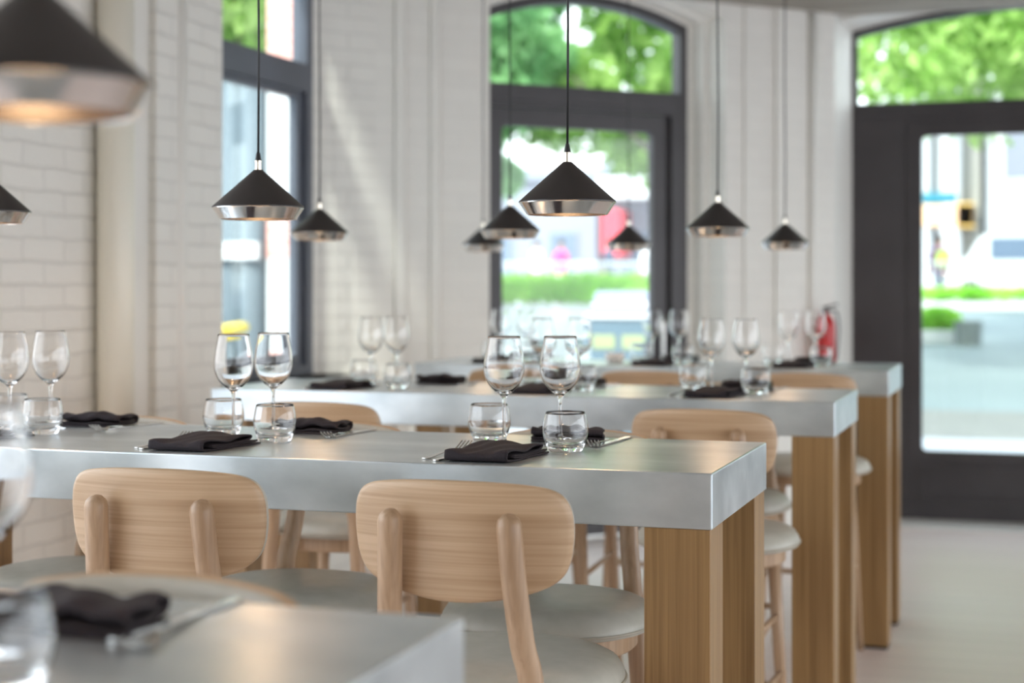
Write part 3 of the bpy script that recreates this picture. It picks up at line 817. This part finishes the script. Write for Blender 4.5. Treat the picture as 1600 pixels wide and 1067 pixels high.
def hedge(x0, x1, y0, y1, z0, z1, n, seed, label):
    bm = bmesh.new(); r = random.Random(seed)
    for _ in range(n):
        c = Vector((r.uniform(x0, x1), r.uniform(y0, y1), r.uniform(z0, z1)+.05*math.sin(r.uniform(0, 6))))
        a = Vector((r.gauss(0, 1), r.gauss(-.6, 1), r.gauss(.4, 1))).normalized(); t = a.orthogonal().normalized(); t.rotate(Matrix.Rotation(r.uniform(0, 6.28), 3, a)); w = a.cross(t); s = r.uniform(.05, .1)
        bm.faces.new([bm.verts.new(c+t*s), bm.verts.new(c+w*s*.5), bm.verts.new(c-t*s), bm.verts.new(c-w*s*.5)])
    add_box(bm, x0+.05, x1-.05, y0+.12, y1-.12, z0, z1-.12)
    return tag(obj('hedge', bm, m_hedge), label, 'hedge')
m_white = noisy('white_render', srgb(205, 206, 206), srgb(196, 198, 200), (1, 1, 1), .7)
hedge(-14, -2.7, 25.7, 26.8, 1.16, 1.58, 11000, 1, 'bright green clipped hedge outside the middle door')
hedge(-2.9, 12, 37.7, 38.6, 1.14, 1.36, 7000, 2, 'long low green hedge outside the dark back door')
bm = box(-14, -2.7, 25.6, 26.9, ground_z(25.6)-.1, 1.08, bevel=.02); tag(obj('planter_wall', bm, m_white), 'white low planter wall under the bright clipped hedge', 'wall')
bm = box(-2.9, 12, 37.6, 38.7, .8, 1.05, bevel=.02); tag(obj('planter_wall', bm, m_white), 'white kerb wall under the long low hedge', 'wall')
# planter with bush outside the back door
pl = thing('planter', 'white planter with a round green bush outside the back door', 'planter', (-1.68, 30.0, ground_z(30)))
obj('pot', box(-.36, .30, -.3, .3, -.05, .22, bevel=.03), m_white, pl)
obj('bush', leaf_cloud(2500, [(0, 0, .42, .42, .3, .22), (-.1, 0, .4, .3, .28, .2)], .07, 9), m_hedge, pl)
tag(obj('litter_bin', lathe([(0, 0), (.22, 0), (.25, .42), (.25, .45), (0, .45)], 24), flat('dark_grey_bin', srgb(96, 104, 104), .6), loc=(-1.13, 29.5, ground_z(29.5)-.02)), 'dark grey tub on the road beside the white planter', 'bin')

# railing behind the hedges
m_rail = flat('pale_railing', srgb(205, 208, 210), .5)
def railing(x0, x1, y, z0, z1, label):
    t = thing('railing', label, 'railing', (x0, y, z0), 0, 'pale street railings')
    L = x1-x0
    for zz in (z1-z0-.05, .08): obj('rail', box(0, L, -.025, .025, zz, zz+.05), m_rail, t)
    n = int(L/1.9)
    for k in range(n+1): obj('post', box(k*L/n-.03, k*L/n+.03, -.03, .03, -.05, z1-z0+.03), m_rail, t)
    bm = bmesh.new(); k = .12
    while k < L: add_box(bm, k-.011, k+.011, -.01, .01, .1, z1-z0-.04); k += .13
    obj('baluster', bm, m_rail, t)
railing(-17, -7.0, 38.9, .9, 2.02, 'pale railing with thin upright bars beyond the bright hedge')
railing(-4, 7, 39.2, .9, 2.0, 'pale railing with thin upright bars beyond the back door')

# people passing
def person(x, y, rz, coat, legs, skin, hair, label, h=1.72, bag=None):
    z = ground_z(y)
    t = thing('person', label, 'person', (x, y, z), rz, 'people passing in the street')
    bm = bmesh.new()
    add_lathe(bm, prof([(.0, .80), (.10, .79), (.155, .88), (.15, 1.02), (.165, 1.2), (.185, 1.36), (.13, 1.44), (.062, 1.48), (.052, 1.53), (.078, 1.58), (.086, 1.65), (.07, 1.71), (0, 1.74)], 3), 20)
    for v in bm.verts: v.co.y *= .68
    for s in (-1, 1):
        add_tube(bm, [(s*.085, 0, .86), (s*.09, s*.10, .48), (s*.09, s*.16-.04, .09), (s*.09, s*.16+.06, .04)], [.082, .055, .04, .035], 10)
        add_tube(bm, [(s*.185, 0, 1.38), (s*.22, -s*.06, 1.10), (s*.2, -s*.05+.12, .88), (s*.19, -s*.05+.2, .84)], [.052, .042, .03, .03], 10)
    body = obj('body', bm, skin, t, smooth=True)
    bm = bmesh.new()
    add_lathe(bm, prof([(.10, .76), (.175, .80), (.178, 1.0), (.185, 1.2), (.20, 1.36), (.13, 1.46), (.07, 1.49)], 3), 20)
    for v in bm.verts: v.co.y *= .74
    for s in (-1, 1): add_tube(bm, [(s*.185, 0, 1.39), (s*.225, -s*.06, 1.10), (s*.205, -s*.05+.1, .92)], [.065, .055, .042], 10)
    obj('jacket', bm, coat, t, smooth=True)
    bm = bmesh.new()
    for s in (-1, 1): add_tube(bm, [(s*.085, 0, .88), (s*.09, s*.10, .48), (s*.09, s*.16-.04, .1)], [.095, .066, .052], 10)
    obj('trousers', bm, legs, t, smooth=True)
    obj('hair', lathe(prof([(.082, 1.60), (.094, 1.66), (.078, 1.73), (.03, 1.765), (0, 1.77)], 3), 16), hair, t, smooth=True)
    if bag: obj('bag', box(-.14, .14, -.26, -.13, 1.0, 1.36, bevel=.03), bag, t)
    return t
sk = flat('skin', srgb(214, 170, 145), .6)
C = lambda n, r, g, b: flat(n, srgb(r, g, b), .8)
m_purple, m_navy, m_pink, m_wh, m_lime, m_hair = C('purple_cloth', 86, 48, 92), C('navy_cloth', 52, 66, 92), C('pink_cloth', 226, 60, 130), C('white_cloth', 232, 232, 235), C('lime_cloth', 175, 205, 80), C('dark_hair', 50, 42, 40)
m_redc = C('red_cloth', 225, 70, 80)
person(-2.2, 40.2, .4, m_purple, m_navy, sk, m_hair, 'person in a purple jacket with a lime bag behind the railing', bag=m_lime)
person(-11.9, 40.6, 1.2, m_pink, m_wh, sk, m_hair, 'person in a bright pink top beyond the middle door')
person(-10.55, 40.4, 2.0, m_navy, m_navy, sk, m_hair, 'person in navy clothes beyond the middle door')
person(-12.7, 41.0, -.6, m_wh, m_navy, sk, m_hair, 'person in a white top beyond the middle door')
person(-9.8, 41.5, 1.5, m_wh, m_redc, sk, m_hair, 'person in a white top and red trousers beyond the middle door')

# grey cabinet with domed lid outside the middle door
cb = thing('barbecue_cabinet', 'blue-grey metal cabinet with a domed lid outside the middle door', 'cabinet', (-3.4, 13.6, -.14))
m_cab = flat('blue_grey_metal', srgb(86, 108, 120), .45); m_lid = flat('pale_grey_lid', srgb(120, 126, 142), .3)
obj('body', box(-.26, .26, -.25, .25, .08, 1.28, bevel=.01), m_cab, cb)
obj('worktop', box(-.30, .30, -.28, .28, 1.28, 1.32, bevel=.006), m_white, cb)
bm = bmesh.new(); add_tube(bm, [(-.25, 0, 1.33), (.25, 0, 1.33)], .19, 24, flat_y=1)
for v in bm.verts: v.co.z = max(v.co.z, 1.32)
obj('lid', bm, m_lid, cb, angle=50)
for s in (-1, 1): obj('panel', box(s*.13-.1, s*.13+.1, -.262, -.248, 1.02, 1.14, bevel=.003), flat('pale_yellow_panel', srgb(150, 158, 110), .5), cb)
for sx in (-1, 1):
    for sy in (-1, 1): obj('leg', box(sx*.2-.02, sx*.2+.02, sy*.2-.02, sy*.2+.02, 0, .09), m_cab, cb)

# buildings across the plaza
def building(x0, x1, y, h, wall, name_label, storeys, win_mat, cols=None, awn=None):
    t = thing('building', name_label, 'building', ((x0+x1)/2, y, .9), 0, 'buildings across the plaza')
    w = (x1-x0)/2
    obj('facade', box(-w, w, 0, 8, -.1, h, bevel=.02), wall, t)
    obj('cornice', box(-w-.2, w+.2, -.35, .1, h-.5, h-.1, bevel=.03), wall, t)
    n = int((x1-x0)/2.2)
    for s in range(storeys):
        for k in range(n):
            xx = -w+(k+.5)*(2*w/n); z0 = .8+s*3.3
            f = obj('window', box(xx-.6, xx+.6, -.06, .05, z0, z0+1.8), wall, t)
            obj('pane', box(xx-.52, xx+.52, -.08, -.06, z0+.08, z0+1.72), win_mat, f)
    if cols:
        for xx in cols: obj('column', lathe([(0, -.1), (.42, -.1), (.38, .1), (.36, h-.6), (.44, h-.5), (0, h-.5)], 20, cx=xx-(x0+x1)/2, cy=-1.2), m_white, t, angle=40)
    if awn:
        for (a, b, z0, z1, mm) in awn: obj('awning', box(a-(x0+x1)/2, b-(x0+x1)/2, -1.6, -.05, z0, z1, bevel=.03), mm, t)
m_win = flat('dark_panes', srgb(92, 108, 128), .2); m_grey = flat('grey_render', srgb(130, 134, 146), .7); m_cream = flat('cream_render', srgb(150, 148, 140), .7)
m_teal = flat('teal_awning', srgb(36, 118, 136), .6); m_peach = flat('peach_fascia', srgb(236, 190, 150), .6); m_mustard = flat('mustard_board', srgb(214, 170, 84), .6)
building(-26, -15.6, 58, 5.0, m_grey, 'grey building with dark windows beyond the middle door, left part', 1, m_win)
building(-15.2, -6, 58, 5.2, m_grey, 'grey shopfront with a red panel beyond the middle door', 1, m_win, awn=[(-15.0, -14.3, 1.6, 3.3, C('red_board', 228, 60, 78)), (-15.2, -6, 3.7, 4.5, m_white)])
building(-4.7, -1.75, 56, 7.8, m_cream, 'cream columned building with a teal awning beyond the back door', 1, m_win, cols=[-4.4, -3.6, -2.7],
         awn=[(-3.9, -2.45, 3.25, 3.6, m_teal), (-3.9, -1.9, 2.5, 3.2, m_peach), (-2.45, -1.9, 2.45, 3.25, m_mustard)])
building(-1.6, 12, 57, 9.8, m_white, 'white building beyond the back door at the far right', 2, m_grey)

# white van behind the railing
vn = thing('van', 'white van with dark side windows parked beyond the back door', 'van', (-.1, 44.0, .9))
bm = bmesh.new(); add_plate(bm, [crom([(-2.3, .35, 0), (-2.3, 1.0, 0), (-1.6, 1.25, 0), (-.9, 1.95, 0), (1.9, 2.05, 0), (2.3, 1.8, 0), (2.35, .6, 0), (2.2, .35, 0)], 4, True)], -.85, .85)
obj('body', bm, m_white, vn, angle=40)
obj('side_window', box(-1.0, .1, -.87, -.84, 1.2, 1.78, bevel=.01), m_win, vn)
obj('side_window', box(.25, 1.8, -.87, -.84, 1.2, 1.78, bevel=.01), m_win, vn)
for xx in (-1.5, 1.5):
    for yy in (-.78, .78):
        b_ = tube([(xx, yy-.1, .34), (xx, yy+.1, .34)], .34, 24); obj('wheel', b_, m_hair, vn, angle=40)

# building seen through the left window: shutter, white bar for a lamp-tube reflection, striped brick pier, yellow rail
m_shut = flat('grey_shutter', srgb(104, 116, 124), .6)
sh = thing('roller_shutter', 'blue-grey ribbed shutter seen through the left window', 'shutter', (-5.36, 9.9, -.14))
bm = bmesh.new()
for k in range(8): add_tube(bm, [(-.9+k*.165, 0, 0), (-.9+k*.165, 0, 2.98)], .095, 12)
obj('slats', bm, m_shut, sh, smooth=True)
obj('lintel', box(-1.05, .36, -.12, .12, 2.98, 3.12, bevel=.01), flat('pale_lintel', srgb(200, 208, 204), .6), sh)
obj('reflection_bar', box(-.40, .36, -.15, -.09, 1.74, 1.86, bevel=.004), m_white, sh)  # white bar stands in for a lamp-tube reflection in the window glass
yr = thing('barrier_rail', 'yellow barrier rail outside the left window', 'barrier', (-5.2, 9.3, -.14))
bm = tube([(-.6, .0, 1.16), (.45, -.25, 1.30)], .075, 12, flat_y=.5); obj('rail', bm, C('yellow_paint', 236, 206, 80), yr, smooth=True)
for xx, yy in ((-.5, 0), (.35, -.22)): obj('post', tube([(xx, yy, 0), (xx, yy, 1.2)], .03, 10), m_shut, yr, smooth=True)
m_rb = brick_mat('red_brick', srgb(222, 160, 148), srgb(230, 205, 195)); 
pr = thing('brick_pier', 'red brick pier with pale stone bands outside the left window', 'pier', (-4.85, 10.0, -.14))
zz = 0; k = 0
bands = [(0, 1.1, 1), (1.1, 1.75, 0), (1.75, 2.05, 1), (2.05, 2.95, 0), (2.95, 3.55, 1), (3.55, 3.9, 0), (3.9, 4.6, 1)]
for (a, b, red) in bands:
    bm = box(-.125, .125, -.16, .16, a, b, bevel=.004)
    uvl = bm.loops.layers.uv.new('UVMap')
    for f in bm.faces:
        for l in f.loops: l[uvl].uv = (l.vert.co.x+l.vert.co.y, l.vert.co.z)
    obj('brick_band' if red else 'stone_band', bm, m_rb if red else m_white, pr)
gl = thing('globe_lamp', 'white globe street lamp seen through the top of the left window', 'street lamp', (-5.0, 10.6, -.14))
obj('globe', lathe(prof([(0, 3.18), (.12, 3.22), (.17, 3.35), (.12, 3.48), (0, 3.52)], 4), 20), m_white, gl, smooth=True)
obj('pole', tube([(0, 0, 0), (0, 0, 3.2)], .035, 10), m_shut, gl, smooth=True)
